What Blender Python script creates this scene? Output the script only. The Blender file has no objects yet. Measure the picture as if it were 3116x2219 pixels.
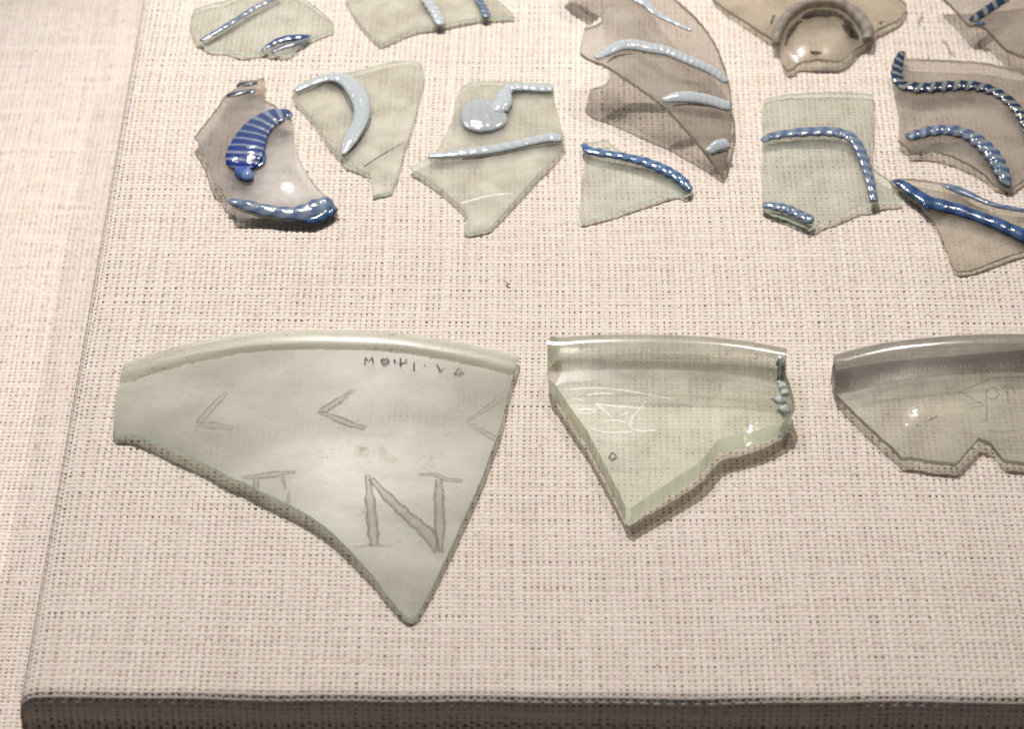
import bpy, math, random
import numpy as np
from mathutils import Vector, Matrix
from mathutils.geometry import delaunay_2d_cdt

random.seed(7)
RNG = np.random.default_rng(11)
SC = bpy.context.scene
COL = SC.collection

# ------------------------------------------------------------------ camera
IW, IH = 3116.0, 2219.0
THETA = math.radians(48.5)          # tilt from straight down
DIST = 0.930
FREL = 2.907                        # focal length / frame width
CAM = np.array([0.0, -DIST * math.sin(THETA), DIST * math.cos(THETA)])
R_ = np.array([1.0, 0, 0])
F_ = np.array([0, math.sin(THETA), -math.cos(THETA)])
U_ = np.array([0, math.cos(THETA), math.sin(THETA)])
cam_d = bpy.data.cameras.new('camera')
cam = bpy.data.objects.new('camera', cam_d)
COL.objects.link(cam)
cam.location = CAM
cam.rotation_euler = (THETA, 0, 0)
cam_d.sensor_width = 36.0
cam_d.lens = 36.0 * FREL
cam_d.clip_start, cam_d.clip_end = 0.02, 20
cam_d.dof.use_dof = True
cam_d.dof.focus_distance = 0.94
cam_d.dof.aperture_fstop = 17.0
SC.camera = cam

# ------------------------------------------------------------------ world, lamps, exposure
W = bpy.data.worlds.new('World')
SC.world = W
W.use_nodes = True
bg = W.node_tree.nodes['Background']
bg.inputs[0].default_value = (1.0, 0.93, 0.93, 1)
bg.inputs[1].default_value = 0.08
SC.view_settings.view_transform = 'Standard'
SC.view_settings.look = 'None'
SC.view_settings.exposure = 0.0
SC.view_settings.gamma = 1.0
SC.render.engine = 'CYCLES'
SC.cycles.use_denoising = True
SC.cycles.max_bounces = 16
SC.cycles.transparent_max_bounces = 24
SC.cycles.transmission_bounces = 12
SC.cycles.sample_clamp_indirect = 4.0


def spot(name, loc, aim, power, color, radius, cone, blend):
    l = bpy.data.lights.new(name, 'SPOT')
    l.energy = power
    l.color = color
    l.shadow_soft_size = radius
    l.spot_size = math.radians(cone)
    l.spot_blend = blend
    o = bpy.data.objects.new(name, l)
    COL.objects.link(o)
    o.location = loc
    o.rotation_euler = (Vector(aim) - Vector(loc)).to_track_quat('-Z', 'Y').to_euler()
    return o


spot('case_spot_lamp', (-0.10, 0.95, 0.97), (-0.06, 0.075, 0), 132, (1.0, 0.955, 0.915), 0.0035, 38, 1.0)
spot('case_spot_lamp', (-0.45, 0.97, 1.00), (-0.13, 0.07, 0), 31, (1.0, 0.94, 0.92), 0.0035, 38, 1.0)
spot('case_spot_lamp', (0.28, 0.95, 0.97), (0.08, 0.11, 0), 32, (1.0, 0.91, 0.82), 0.0035, 38, 1.0)


# ------------------------------------------------------------------ projection helpers (photograph pixel -> point in the scene)
def unproj(p, z):
    p = np.atleast_2d(np.asarray(p, float))
    z = np.broadcast_to(np.asarray(z, float), (len(p),))
    a = (p[:, 0] - IW / 2) / IW / FREL
    b = -(p[:, 1] - IH / 2) / IW / FREL
    d = F_[None] + a[:, None] * R_[None] + b[:, None] * U_[None]
    t = (z - CAM[2]) / d[:, 2]
    return CAM[None] + d * t[:, None]


def unproj_on(p, f, it=14):
    z = np.zeros(len(p))
    for k in range(it):
        P = unproj(p, z)
        z = z + (0.8 if k < it - 3 else 1.0) * (f(P[:, 0], P[:, 1]) - z)
        z = np.clip(z, -0.03, 0.06)
    return np.column_stack([P[:, 0], P[:, 1], z])


def px_size(P):
    return ((P - CAM[None]) @ F_) / FREL / IW        # metres per photograph pixel


class Zm:
    """coordinates read in an enlarged detail of the photograph"""
    def __init__(s, x, y, k):
        s.x, s.y, s.k = x, y, k

    def __call__(s, pts):
        a = np.array([q[:2] for q in pts], float)
        return np.column_stack([s.x + a[:, 0] / s.k, s.y + a[:, 1] / s.k])


ID = Zm(0, 0, 0.732)


# ------------------------------------------------------------------ node helpers
def new_mat(name):
    m = bpy.data.materials.new(name)
    m.use_nodes = True
    nt = m.node_tree
    nt.nodes.clear()
    return m, nt


def N(nt, t, **kw):
    n = nt.nodes.new(t)
    for k, v in kw.items():
        if k.startswith('i_'):
            key = k[2:]
            key = int(key) if key.isdigit() else key.replace('_', ' ')
            n.inputs[key].default_value = v
        else:
            setattr(n, k, v)
    return n


def L(nt, a, b):
    nt.links.new(a, b)


def math_n(nt, op, a, b=None, clamp=False):
    n = nt.nodes.new('ShaderNodeMath')
    n.operation = op
    n.use_clamp = clamp
    for i, v in enumerate((a, b)):
        if v is None:
            continue
        if isinstance(v, (int, float)):
            n.inputs[i].default_value = v
        else:
            nt.links.new(v, n.inputs[i])
    return n.outputs[0]


def ramp(nt, src, stops):
    r = nt.nodes.new('ShaderNodeValToRGB')
    e = r.color_ramp.elements
    while len(e) < len(stops):
        e.new(0.5)
    for q, (p, c) in zip(e, stops):
        q.position = p
        q.color = (c[0], c[1], c[2], 1) if not isinstance(c, (int, float)) else (c, c, c, 1)
    L(nt, src, r.inputs[0])
    return r.outputs[0]


def schlick(nt, normal=None, f0=0.043):
    g = N(nt, 'ShaderNodeNewGeometry')
    d = N(nt, 'ShaderNodeVectorMath', operation='DOT_PRODUCT')
    L(nt, g.outputs['Incoming'], d.inputs[0])
    L(nt, normal if normal is not None else g.outputs['Normal'], d.inputs[1])
    c = math_n(nt, 'ABSOLUTE', d.outputs['Value'])
    p = math_n(nt, 'POWER', math_n(nt, 'SUBTRACT', 1.0, c, True), 5.0)
    return math_n(nt, 'ADD', math_n(nt, 'MULTIPLY', p, 1 - f0), f0, True)


def coords(nt, scale):
    tc = N(nt, 'ShaderNodeTexCoord')
    mp = N(nt, 'ShaderNodeMapping')
    mp.inputs['Scale'].default_value = (scale,) * 3 if not isinstance(scale, tuple) else scale
    L(nt, tc.outputs['Object'], mp.inputs[0])
    return mp.outputs[0]


# ------------------------------------------------------------------ materials
def glass_mat(name, tint, trans, refr, haze, haze_col, rough=0.04, blur=0.28, wave=0.25, speck=0.0, gloss=1.0, streak=None, ior=1.06, film=0.004, film_rough=0.42, mottle=0.17):
    """old weathered glass: clear share + frosted share + pale weathering film + surface reflection"""
    m, nt = new_mat(name)
    out = N(nt, 'ShaderNodeOutputMaterial')
    v = coords(nt, 260.0)
    nz = N(nt, 'ShaderNodeTexNoise', i_Scale=0.35, i_Detail=5.0, i_Roughness=0.6)
    L(nt, coords(nt, 260.0) if streak is None else coords(nt, streak), nz.inputs['Vector'])
    # bump : blown-glass waviness
    wn = N(nt, 'ShaderNodeTexNoise', i_Scale=0.45, i_Detail=2.0)
    L(nt, v, wn.inputs['Vector'])
    bp = N(nt, 'ShaderNodeBump', i_Strength=wave, i_Distance=0.0006)
    L(nt, wn.outputs['Fac'], bp.inputs['Height'])
    tr = N(nt, 'ShaderNodeBsdfTransparent', i_Color=(*tint, 1))
    rf = N(nt, 'ShaderNodeBsdfRefraction', i_Color=(*tint, 1), i_Roughness=blur, i_IOR=ior)
    df = N(nt, 'ShaderNodeBsdfDiffuse')
    tl = N(nt, 'ShaderNodeBsdfTranslucent')
    hc = ramp(nt, nz.outputs['Fac'], [(0.3, [c * (1 - mottle) for c in haze_col]), (0.5, haze_col), (0.72, [min(1, c * (1 + mottle * 0.8)) for c in haze_col])])
    L(nt, hc, df.inputs['Color'])
    L(nt, hc, tl.inputs['Color'])
    L(nt, bp.outputs[0], df.inputs['Normal'])
    hz = N(nt, 'ShaderNodeMixShader', i_0=0.90)
    L(nt, df.outputs[0], hz.inputs[1])
    L(nt, tl.outputs[0], hz.inputs[2])
    m1 = N(nt, 'ShaderNodeMixShader', i_0=refr / (trans + refr))
    L(nt, tr.outputs[0], m1.inputs[1])
    L(nt, rf.outputs[0], m1.inputs[2])
    hf = ramp(nt, nz.outputs['Fac'], [(0.28, haze * 0.35), (0.72, min(1, haze * 1.7))])
    m2 = N(nt, 'ShaderNodeMixShader')
    L(nt, hf, m2.inputs[0])
    L(nt, m1.outputs[0], m2.inputs[1])
    L(nt, hz.outputs[0], m2.inputs[2])
    bl = N(nt, 'ShaderNodeBsdfAnisotropic', i_Color=(1, 1, 1, 1), i_Roughness=film_rough)
    mb = N(nt, 'ShaderNodeMixShader')
    L(nt, ramp(nt, nz.outputs['Fac'], [(0.3, film * 0.6), (0.7, film * 1.5)]), mb.inputs[0])
    L(nt, m2.outputs[0], mb.inputs[1])
    L(nt, bl.outputs[0], mb.inputs[2])
    m2 = mb
    last = m2
    if speck > 0:
        vo = N(nt, 'ShaderNodeTexNoise', i_Scale=3.4, i_Detail=2.0, i_Roughness=0.8)
        L(nt, v, vo.inputs['Vector'])
        n2 = N(nt, 'ShaderNodeTexNoise', i_Scale=0.30, i_Detail=3.0)
        L(nt, v, n2.inputs['Vector'])
        s = math_n(nt, 'ADD', math_n(nt, 'MULTIPLY', math_n(nt, 'SUBTRACT', n2.outputs['Fac'], 0.5), 0.35), vo.outputs['Fac'])
        s = ramp(nt, s, [(0.655, 0.0), (0.73, speck)])
        dk = N(nt, 'ShaderNodeBsdfDiffuse', i_Color=(0.16, 0.12, 0.085, 1))
        m3 = N(nt, 'ShaderNodeMixShader')
        L(nt, s, m3.inputs[0])
        L(nt, m2.outputs[0], m3.inputs[1])
        L(nt, dk.outputs[0], m3.inputs[2])
        last = m3
    gl = N(nt, 'ShaderNodeBsdfAnisotropic', i_Color=(1, 1, 1, 1))
    rr = ramp(nt, nz.outputs['Fac'], [(0.3, rough * 0.7), (0.75, rough * 1.8)])
    L(nt, rr, gl.inputs['Roughness'])
    L(nt, bp.outputs[0], gl.inputs['Normal'])
    fr = math_n(nt, 'MULTIPLY', schlick(nt, bp.outputs[0]), gloss)
    mx = N(nt, 'ShaderNodeMixShader')
    L(nt, fr, mx.inputs[0])
    L(nt, last.outputs[0], mx.inputs[1])
    L(nt, gl.outputs[0], mx.inputs[2])
    L(nt, mx.outputs[0], out.inputs[0])
    return m


def edge_mat(name, col, alpha=0.6):
    """fractured glass seen through its thickness: deeper green, glossy conchoidal faces"""
    m, nt = new_mat(name)
    out = N(nt, 'ShaderNodeOutputMaterial')
    v = coords(nt, 500.0)
    nz = N(nt, 'ShaderNodeTexNoise', i_Scale=0.6, i_Detail=3.0)
    L(nt, v, nz.inputs['Vector'])
    bp = N(nt, 'ShaderNodeBump', i_Strength=0.5, i_Distance=0.0006)
    L(nt, nz.outputs['Fac'], bp.inputs['Height'])
    tr = N(nt, 'ShaderNodeBsdfTransparent', i_Color=(0.52, 0.44, 0.33, 1))
    pr = N(nt, 'ShaderNodeBsdfDiffuse')
    L(nt, ramp(nt, nz.outputs['Fac'], [(0.3, [c * 0.75 for c in col]), (0.7, [c * 1.2 for c in col])]), pr.inputs['Color'])
    tl = N(nt, 'ShaderNodeBsdfTranslucent', i_Color=(*[min(1, c * 1.3) for c in col], 1))
    m0 = N(nt, 'ShaderNodeMixShader', i_0=0.5)
    L(nt, pr.outputs[0], m0.inputs[1])
    L(nt, tl.outputs[0], m0.inputs[2])
    m1 = N(nt, 'ShaderNodeMixShader', i_0=alpha)
    L(nt, tr.outputs[0], m1.inputs[1])
    L(nt, m0.outputs[0], m1.inputs[2])
    gl = N(nt, 'ShaderNodeBsdfAnisotropic', i_Roughness=0.08)
    L(nt, bp.outputs[0], gl.inputs['Normal'])
    mx = N(nt, 'ShaderNodeMixShader')
    L(nt, schlick(nt, bp.outputs[0]), mx.inputs[0])
    L(nt, m1.outputs[0], mx.inputs[1])
    L(nt, gl.outputs[0], mx.inputs[2])
    L(nt, mx.outputs[0], out.inputs[0])
    return m


def trail_mat(name, ca, cb, twist, mix=0.5, alpha=0.9, rough=0.13, sharp=0.18, grad=None):
    """glass thread; UV.x counts turns of the twist along the thread, UV.y runs round it"""
    m, nt = new_mat(name)
    out = N(nt, 'ShaderNodeOutputMaterial')
    uv = N(nt, 'ShaderNodeUVMap', uv_map='turns')
    sp = N(nt, 'ShaderNodeSeparateXYZ')
    L(nt, uv.outputs[0], sp.inputs[0])
    nz = N(nt, 'ShaderNodeTexNoise', i_Scale=0.5, i_Detail=3.0)
    L(nt, coords(nt, 500.0), nz.inputs['Vector'])
    ph = math_n(nt, 'ADD', sp.outputs[0], math_n(nt, 'MULTIPLY', sp.outputs[1], twist))
    ph = math_n(nt, 'ADD', ph, math_n(nt, 'MULTIPLY', nz.outputs['Fac'], 0.35))
    s = math_n(nt, 'SINE', math_n(nt, 'MULTIPLY', ph, 2 * math.pi))
    s = math_n(nt, 'ADD', math_n(nt, 'MULTIPLY', s, 0.5), 0.5)
    nz2 = N(nt, 'ShaderNodeTexNoise', i_Scale=0.12, i_Detail=2.0)
    L(nt, coords(nt, 500.0), nz2.inputs['Vector'])
    s2 = math_n(nt, 'ADD', s, math_n(nt, 'MULTIPLY', math_n(nt, 'SUBTRACT', nz2.outputs['Fac'], 0.5), 0.7))
    col = ramp(nt, s2, [(max(0, mix - sharp), ca), (min(1, mix + sharp), cb)])
    if grad:
        gm = N(nt, 'ShaderNodeMix', data_type='RGBA', blend_type='MIX')
        L(nt, ramp(nt, math_n(nt, 'DIVIDE', sp.outputs[0], 17.0), [(0.10, 0.85), (0.62, 0.0)]), gm.inputs[0])
        L(nt, col, gm.inputs[6])
        L(nt, ramp(nt, s2, [(max(0, mix - sharp), grad), (min(1, mix + sharp), cb)]), gm.inputs[7])
        col = gm.outputs[2]
    pr = N(nt, 'ShaderNodeBsdfPrincipled', i_Roughness=rough, i_IOR=1.5)
    L(nt, col, pr.inputs['Base Color'])
    pr.inputs['Specular IOR Level'].default_value = 0.14
    bp = N(nt, 'ShaderNodeBump', i_Strength=0.5, i_Distance=0.0005)
    L(nt, nz.outputs['Fac'], bp.inputs['Height'])
    L(nt, bp.outputs[0], pr.inputs['Normal'])
    tr = N(nt, 'ShaderNodeBsdfTransparent')
    L(nt, col, tr.inputs['Color'])
    mx = N(nt, 'ShaderNodeMixShader', i_0=alpha)
    L(nt, tr.outputs[0], mx.inputs[1])
    L(nt, pr.outputs[0], mx.inputs[2])
    L(nt, mx.outputs[0], out.inputs[0])
    return m


def mark_mat(name, col, core, rim, grain=0.5, scale=1400.0):
    """scratched or inked mark lying on glass: UV.y runs across the stroke"""
    m, nt = new_mat(name)
    out = N(nt, 'ShaderNodeOutputMaterial')
    uv = N(nt, 'ShaderNodeUVMap', uv_map='turns')
    sp = N(nt, 'ShaderNodeSeparateXYZ')
    L(nt, uv.outputs[0], sp.inputs[0])
    e = math_n(nt, 'ABSOLUTE', math_n(nt, 'SUBTRACT', math_n(nt, 'MULTIPLY', sp.outputs[1], 2.0), 1.0))
    a = ramp(nt, e, [(0.35, core), (0.78, rim), (1.0, rim * 0.25)])
    nz = N(nt, 'ShaderNodeTexNoise', i_Scale=1.0, i_Detail=3.0)
    L(nt, coords(nt, scale), nz.inputs['Vector'])
    g = ramp(nt, nz.outputs['Fac'], [(0.36, 1 - grain), (0.60, 1.0)])
    a = math_n(nt, 'MULTIPLY', a, g)
    df = N(nt, 'ShaderNodeBsdfDiffuse', i_Color=(*col, 1))
    tr = N(nt, 'ShaderNodeBsdfTransparent')
    mx = N(nt, 'ShaderNodeMixShader')
    L(nt, a, mx.inputs[0])
    L(nt, tr.outputs[0], mx.inputs[1])
    L(nt, df.outputs[0], mx.inputs[2])
    L(nt, mx.outputs[0], out.inputs[0])
    return m


def linen_mat(name, dark, mid, light, stains=()):
    m, nt = new_mat(name)
    out = N(nt, 'ShaderNodeOutputMaterial')
    at = N(nt, 'ShaderNodeAttribute', attribute_name='tint')
    nz = N(nt, 'ShaderNodeTexNoise', i_Scale=900.0, i_Detail=3.0, i_Roughness=0.7)
    tc = N(nt, 'ShaderNodeTexCoord')
    L(nt, tc.outputs['Object'], nz.inputs['Vector'])
    f = math_n(nt, 'ADD', math_n(nt, 'MULTIPLY', nz.outputs['Fac'], 0.5), math_n(nt, 'MULTIPLY', at.outputs['Fac'], 0.75))
    c = ramp(nt, f, [(0.30, dark), (0.62, mid), (0.95, light)])
    # odd coloured slubs: pinkish and straw threads
    h = N(nt, 'ShaderNodeTexNoise', i_Scale=260.0, i_Detail=1.0)
    L(nt, tc.outputs['Object'], h.inputs['Vector'])
    mc = N(nt, 'ShaderNodeMix', data_type='RGBA', blend_type='MULTIPLY')
    mc.inputs[0].default_value = 1.0
    L(nt, c, mc.inputs[6])
    L(nt, ramp(nt, h.outputs['Fac'], [(0.30, (1.0, 0.955, 0.955)), (0.5, (1, 1, 1)), (0.70, (1.0, 0.985, 0.93))]), mc.inputs[7])
    col = mc.outputs[2]
    fk = N(nt, 'ShaderNodeTexNoise', i_Scale=620.0, i_Detail=0.0)
    L(nt, tc.outputs['Object'], fk.inputs['Vector'])
    fm = N(nt, 'ShaderNodeMix', data_type='RGBA', blend_type='MIX')
    L(nt, ramp(nt, fk.outputs['Fac'], [(0.75, 0.0), (0.82, 0.6)]), fm.inputs[0])
    L(nt, col, fm.inputs[6])
    fm.inputs[7].default_value = (0.46, 0.29, 0.18, 1)
    col = fm.outputs[2]
    for (p, rad, amt, sc) in stains:
        d = N(nt, 'ShaderNodeVectorMath', operation='DISTANCE')
        L(nt, tc.outputs['Object'], d.inputs[0])
        d.inputs[1].default_value = p
        k = ramp(nt, math_n(nt, 'DIVIDE', d.outputs['Value'], rad), [(0.2, amt), (1.0, 0.0)])
        ms = N(nt, 'ShaderNodeMix', data_type='RGBA', blend_type='MIX')
        L(nt, k, ms.inputs[0])
        L(nt, col, ms.inputs[6])
        ms.inputs[7].default_value = (*sc, 1)
        col = ms.outputs[2]
    df = N(nt, 'ShaderNodeBsdfDiffuse', i_Roughness=0.6)
    L(nt, col, df.inputs['Color'])
    L(nt, df.outputs[0], out.inputs[0])
    return m


def flat_mat(name, col, rough=0.8):
    m, nt = new_mat(name)
    out = N(nt, 'ShaderNodeOutputMaterial')
    nz = N(nt, 'ShaderNodeTexNoise', i_Scale=300.0, i_Detail=4.0)
    tc = N(nt, 'ShaderNodeTexCoord')
    L(nt, tc.outputs['Object'], nz.inputs['Vector'])
    pr = N(nt, 'ShaderNodeBsdfPrincipled', i_Roughness=rough)
    L(nt, ramp(nt, nz.outputs['Fac'], [(0.3, [c * 0.8 for c in col]), (0.7, [min(1, c * 1.15) for c in col])]), pr.inputs['Base Color'])
    L(nt, pr.outputs[0], out.inputs[0])
    return m


# ------------------------------------------------------------------ mesh helpers
def link(name, me, parent=None, loc=None):
    o = bpy.data.objects.new(name, me)
    COL.objects.link(o)
    if parent is not None:
        o.parent = parent
    if loc is not None:
        o.location = loc
    return o


def np_mesh(name, verts, quads, mats, smooth=True, tint=None):
    me = bpy.data.meshes.new(name)
    nv, nq = len(verts), len(quads)
    k = quads.shape[1]
    me.vertices.add(nv)
    me.vertices.foreach_set('co', verts.astype(np.float32).ravel())
    me.loops.add(nq * k)
    me.loops.foreach_set('vertex_index', quads.astype(np.int32).ravel())
    me.polygons.add(nq)
    me.polygons.foreach_set('loop_start', np.arange(0, nq * k, k, dtype=np.int32))
    me.polygons.foreach_set('use_smooth', np.full(nq, smooth))
    if tint is not None:
        a = me.attributes.new('tint', 'FLOAT', 'POINT')
        a.data.foreach_set('value', tint.astype(np.float32))
    for m in mats:
        me.materials.append(m)
    me.update(calc_edges=True)
    me.validate()
    return me


def smooth_noise(n, period, rows):
    """rows x n smooth random curves in -1..1"""
    k = int(n / period) + 4
    c = RNG.uniform(-1, 1, (rows, k))
    x = np.linspace(0, k - 3.001, n)
    i = x.astype(int)
    f = x - i
    f = f * f * (3 - 2 * f)
    return c[:, i] * (1 - f) + c[:, i + 1] * f


# ------------------------------------------------------------------ woven linen, thread by thread
PU, PV = 0.00189, 0.00172


def weave(u0, u1, v0, v1, mapfn, u_lim=None, v_lim=None, along=3):
    """u: across (warps are spaced along u), v: depth.  mapfn(u, v, h) -> xyz"""
    T = np.array([-1.0, -0.45, 0.45, 1.0])
    H = np.sqrt(np.maximum(0, 1 - T * T)) - 0.55
    V, Q, C = [], [], []
    base = 0

    def emit(P, tint):
        nonlocal base
        n = P.shape[0]
        V.append(P.reshape(-1, 3))
        idx = base + np.arange(n * 4).reshape(n, 4)
        q = np.stack([idx[:-1, :-1], idx[:-1, 1:], idx[1:, 1:], idx[1:, :-1]], -1).reshape(-1, 4)
        Q.append(q)
        C.append(np.repeat(tint, 4))
        base += n * 4

    i0, i1 = int(math.floor(u0 / PU)), int(math.ceil(u1 / PU))
    j0, j1 = int(math.floor(v0 / PV)), int(math.ceil(v1 / PV))
    nw, nf = i1 - i0 + 1, j1 - j0 + 1
    # slow drift fields of the cloth
    for a in range(nw):
        i = i0 + a
        lo, hi = v0, v1
        if v_lim is not None:
            lo = max(lo, v_lim(i * PU))
        n = max(4, int((hi - lo) / PV * along))
        v = np.linspace(lo, hi, n)
        wob = smooth_noise(n, 3 * along, 1)[0] * 0.00010 + smooth_noise(n, 24 * along, 1)[0] * 0.00016
        wid = (0.00138 * RNG.normal(1.0, 0.042)) * (1 + 0.15 * smooth_noise(n, 1.4 * along, 1)[0] + 0.08 * smooth_noise(n, 14 * along, 1)[0])
        u = i * PU + RNG.normal(0, 0.00006) + wob + 0.0005 * np.sin(v * 37 + 1.3)
        amp = 0.000045 * (1 + 0.25 * smooth_noise(n, 2 * along, 1)[0])
        h = amp * np.cos(math.pi * (v / PV - i)) - 0.00032
        hh = 0.00015 * np.where(v < -0.0065, 1.6, 1.0)[:, None]
        wid = wid * np.where(v < -0.0065, 0.66, 1.0)
        h = np.where(v < -0.0065, (h + 0.00032) * 8.0 - 0.00050, h)
        uu = u[:, None] + T[None] * wid[:, None] / 2
        vv = np.repeat(v[:, None], 4, 1)
        zz = h[:, None] + H[None] * hh
        t = np.clip(RNG.normal(0.52, 0.065) + 0.15 * smooth_noise(n, 5 * along, 1)[0], 0, 1)
        emit(mapfn(uu, vv, zz), t)
    for b in range(nf):
        j = j0 + b
        lo, hi = u0, u1
        if u_lim is not None:
            lo = max(lo, u_lim(j * PV))
        n = max(4, int((hi - lo) / PU * (along + 1)))
        u = np.linspace(lo, hi, n)
        al = along + 1
        wob = smooth_noise(n, 3 * al, 1)[0] * 0.00008 + smooth_noise(n, 24 * al, 1)[0] * 0.00012
        wid = (0.00121 * RNG.normal(1.0, 0.045)) * (1 + 0.19 * smooth_noise(n, 1.4 * al, 1)[0] + 0.10 * smooth_noise(n, 9 * al, 1)[0])
        v = j * PV + RNG.normal(0, 0.00007) + wob + 0.0004 * np.sin(u * 29 + 0.4)
        amp = 0.000055 * (1 + 0.25 * smooth_noise(n, 2 * al, 1)[0])
        h = -amp * np.cos(math.pi * (u / PU - j)) - 0.00029
        kw = 8.0 if j * PV < -0.0065 else 1.0
        hh = 0.00016 * (1.6 if kw > 1 else 1.0)
        h = (h + 0.00029) * kw - (0.00045 if kw > 1 else 0.00029)
        if j * PV < -0.0065:
            wid = wid * 0.74
        # slubs: short thick places in the yarn
        for _ in range(RNG.poisson(0.7)):
            uc, sl = RNG.uniform(lo, hi), RNG.uniform(0.004, 0.012)
            wid = wid * (1 + RNG.uniform(0.12, 0.30) * np.exp(-((u - uc) / sl) ** 2))
        vv = v[:, None] + T[None, ::-1] * wid[:, None] / 2
        uu = np.repeat(u[:, None], 4, 1)
        zz = h[:, None] + H[None] * hh
        t = np.clip(RNG.normal(0.55, 0.065) + 0.17 * smooth_noise(n, 5 * al, 1)[0], 0, 1)
        emit(mapfn(uu, vv, zz), t)
    return np.concatenate(V), np.concatenate(Q), np.concatenate(C)


# board frame from its two visible edges
BZ = -0.070                                           # level of the case floor below the board top
pA = unproj([(48, 2135)], 0)[0]
pB = unproj([(3116, 2151)], 0)[0]
pC = unproj([(404, 0)], 0)[0]
ex = (pB - pA) / np.linalg.norm(pB - pA)
ey = pC - pA
ey = ey - ex * (ey @ ex)
ey = ey / np.linalg.norm(ey)
ORG = pA
RAD = 0.0055


def bend(s):
    q = RAD * math.pi / 2
    phi = np.clip((RAD - s) / RAD, 0, math.pi / 2)
    pos = np.where(s >= RAD, s, RAD - RAD * np.sin(phi))
    drop = RAD * (1 - np.cos(phi)) + np.maximum(0, (RAD - q) - s)
    return pos, drop, -np.sin(phi), np.cos(phi)


def board_map(u, v, h):
    v = v + 0.00035 * np.sin(u * 55 + 0.6) * np.exp(-np.maximum(v, 0) / 0.02) + 0.0002 * np.sin(u * 160) * np.exp(-np.maximum(v, 0) / 0.01)
    pu, du, nu, zu = bend(u)
    pv, dv, nv, zv = bend(v)
    x = pu + h * nu
    y = pv + h * nv
    z = -du - dv + h * zu * zv
    return ORG + x[..., None] * ex + y[..., None] * ey + z[..., None] * np.array([0, 0, 1.0])


B_U1, B_V1 = 0.42, float((unproj([(1558, -330)], 0)[0] - ORG) @ ey)
stain_px = [((2535, 1852), 0.0022, 0.55, (0.36, 0.26, 0.17)), ((2125, 1832), 0.0022, 0.5, (0.40, 0.28, 0.18)),
            ((3035, 1850), 0.0018, 0.4, (0.40, 0.29, 0.18)), ((1544, 863), 0.0011, 0.8, (0.45, 0.20, 0.10)),
            ((2755, 1655), 0.0018, 0.4, (0.42, 0.32, 0.2))]
stains = [(tuple(unproj([p], 0)[0]), r, a, c) for (p, r, a, c) in stain_px]
M_linen = linen_mat('linen_cloth', (0.575, 0.515, 0.46), (0.68, 0.625, 0.572), (0.745, 0.70, 0.65), stains)
M_linen_floor = linen_mat('floor_linen_cloth', (0.57, 0.505, 0.46), (0.68, 0.625, 0.58), (0.76, 0.71, 0.67))
M_core = flat_mat('board_core', (0.32, 0.225, 0.165))
M_under = flat_mat('floor_under_cloth', (0.42, 0.35, 0.30))

board = link('display_board', None)
board.location = ORG
board['label'] = 'raised display board covered in coarse cream linen under all the glass shards'
board['category'] = 'display board'
wall_s = RAD * (math.pi / 2 - 1) + (-BZ - RAD)
v_, q_, c_ = weave(-wall_s, B_U1, -wall_s, B_V1, board_map,
                   u_lim=lambda v: -wall_s if v > 0 else 0.0, v_lim=lambda u: -wall_s if u > 0 else 0.0)
me = np_mesh('linen_cover', v_ - ORG, q_, [M_linen], True, c_)
cover = link('linen_cover', me, board)
cover['kind'] = 'stuff'


def box_mesh(name, u0, u1, v0, v1, z0, z1, mat, chamfer=0.0018):
    c = chamfer
    ring = lambda d, z: [(u0 + d, v0 + d, z), (u1 - d, v0 + d, z), (u1 - d, v1 - d, z), (u0 + d, v1 - d, z)]
    vs = ring(0, z0) + ring(0, z1 - c) + ring(c * 0.3, z1 - c * 0.3) + ring(c, z1)
    vs = np.array([u * ex + v * ey + np.array([0, 0, z]) for (u, v, z) in vs])
    fs = [(3, 2, 1, 0), (12, 13, 14, 15)]
    for k in range(3):
        for i in range(4):
            a, b = k * 4 + i, k * 4 + (i + 1) % 4
            fs.append((a, b, b + 4, a + 4))
    return np_mesh(name, vs, np.array(fs), [mat], False)


link('core_board', box_mesh('core_board', 0.0022, B_U1 - 0.002, 0.0022, B_V1 - 0.002, BZ + 0.0002, -0.0011, M_core, 0.0055), board)

# case floor : large cloth-covered sheet, threads built where it is seen beside the board
fl = unproj([(-60, 2300), (-60, -60), (480, -60)], BZ)
fx0 = min(fl[:, 0]) - 0.012
fy0, fy1 = fl[:, 1].min() - 0.012, fl[:, 1].max() + 0.02
floor_root = link('case_floor', None)
floor_root['kind'] = 'structure'
floor_root['label'] = 'pale linen covered floor of the display case'


def floor_map(u, v, h):
    return np.stack([u + fx0, v + fy0, h + BZ + 0.0], -1)


fu1 = ORG[0] + 0.004 - fx0
v_, q_, c_ = weave(0, fu1, 0, fy1 - fy0, floor_map)
fw = link('floor_cloth', np_mesh('floor_cloth', v_, q_, [M_linen_floor], True, c_), floor_root)
fw['kind'] = 'stuff'
gs = np.array([(-1.2, -1.2, BZ - 0.0014), (1.4, -1.2, BZ - 0.0014), (1.4, 1.6, BZ - 0.0014), (-1.2, 1.6, BZ - 0.0014)])
gsheet = link('floor_sheet', np_mesh('floor_sheet', gs, np.array([(0, 1, 2, 3)]), [M_under], False), floor_root)
gsheet['kind'] = 'structure'


# ------------------------------------------------------------------ shards
def seg_dist(P, poly):
    """distance in plan from points P (n,2) to polyline"""
    d = np.full(len(P), 1e9)
    for a, b in zip(poly[:-1], poly[1:]):
        ab = b - a
        t = np.clip(((P - a) @ ab) / max(1e-12, ab @ ab), 0, 1)
        d = np.minimum(d, np.linalg.norm(P - (a + t[:, None] * ab), axis=1))
    return d


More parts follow.
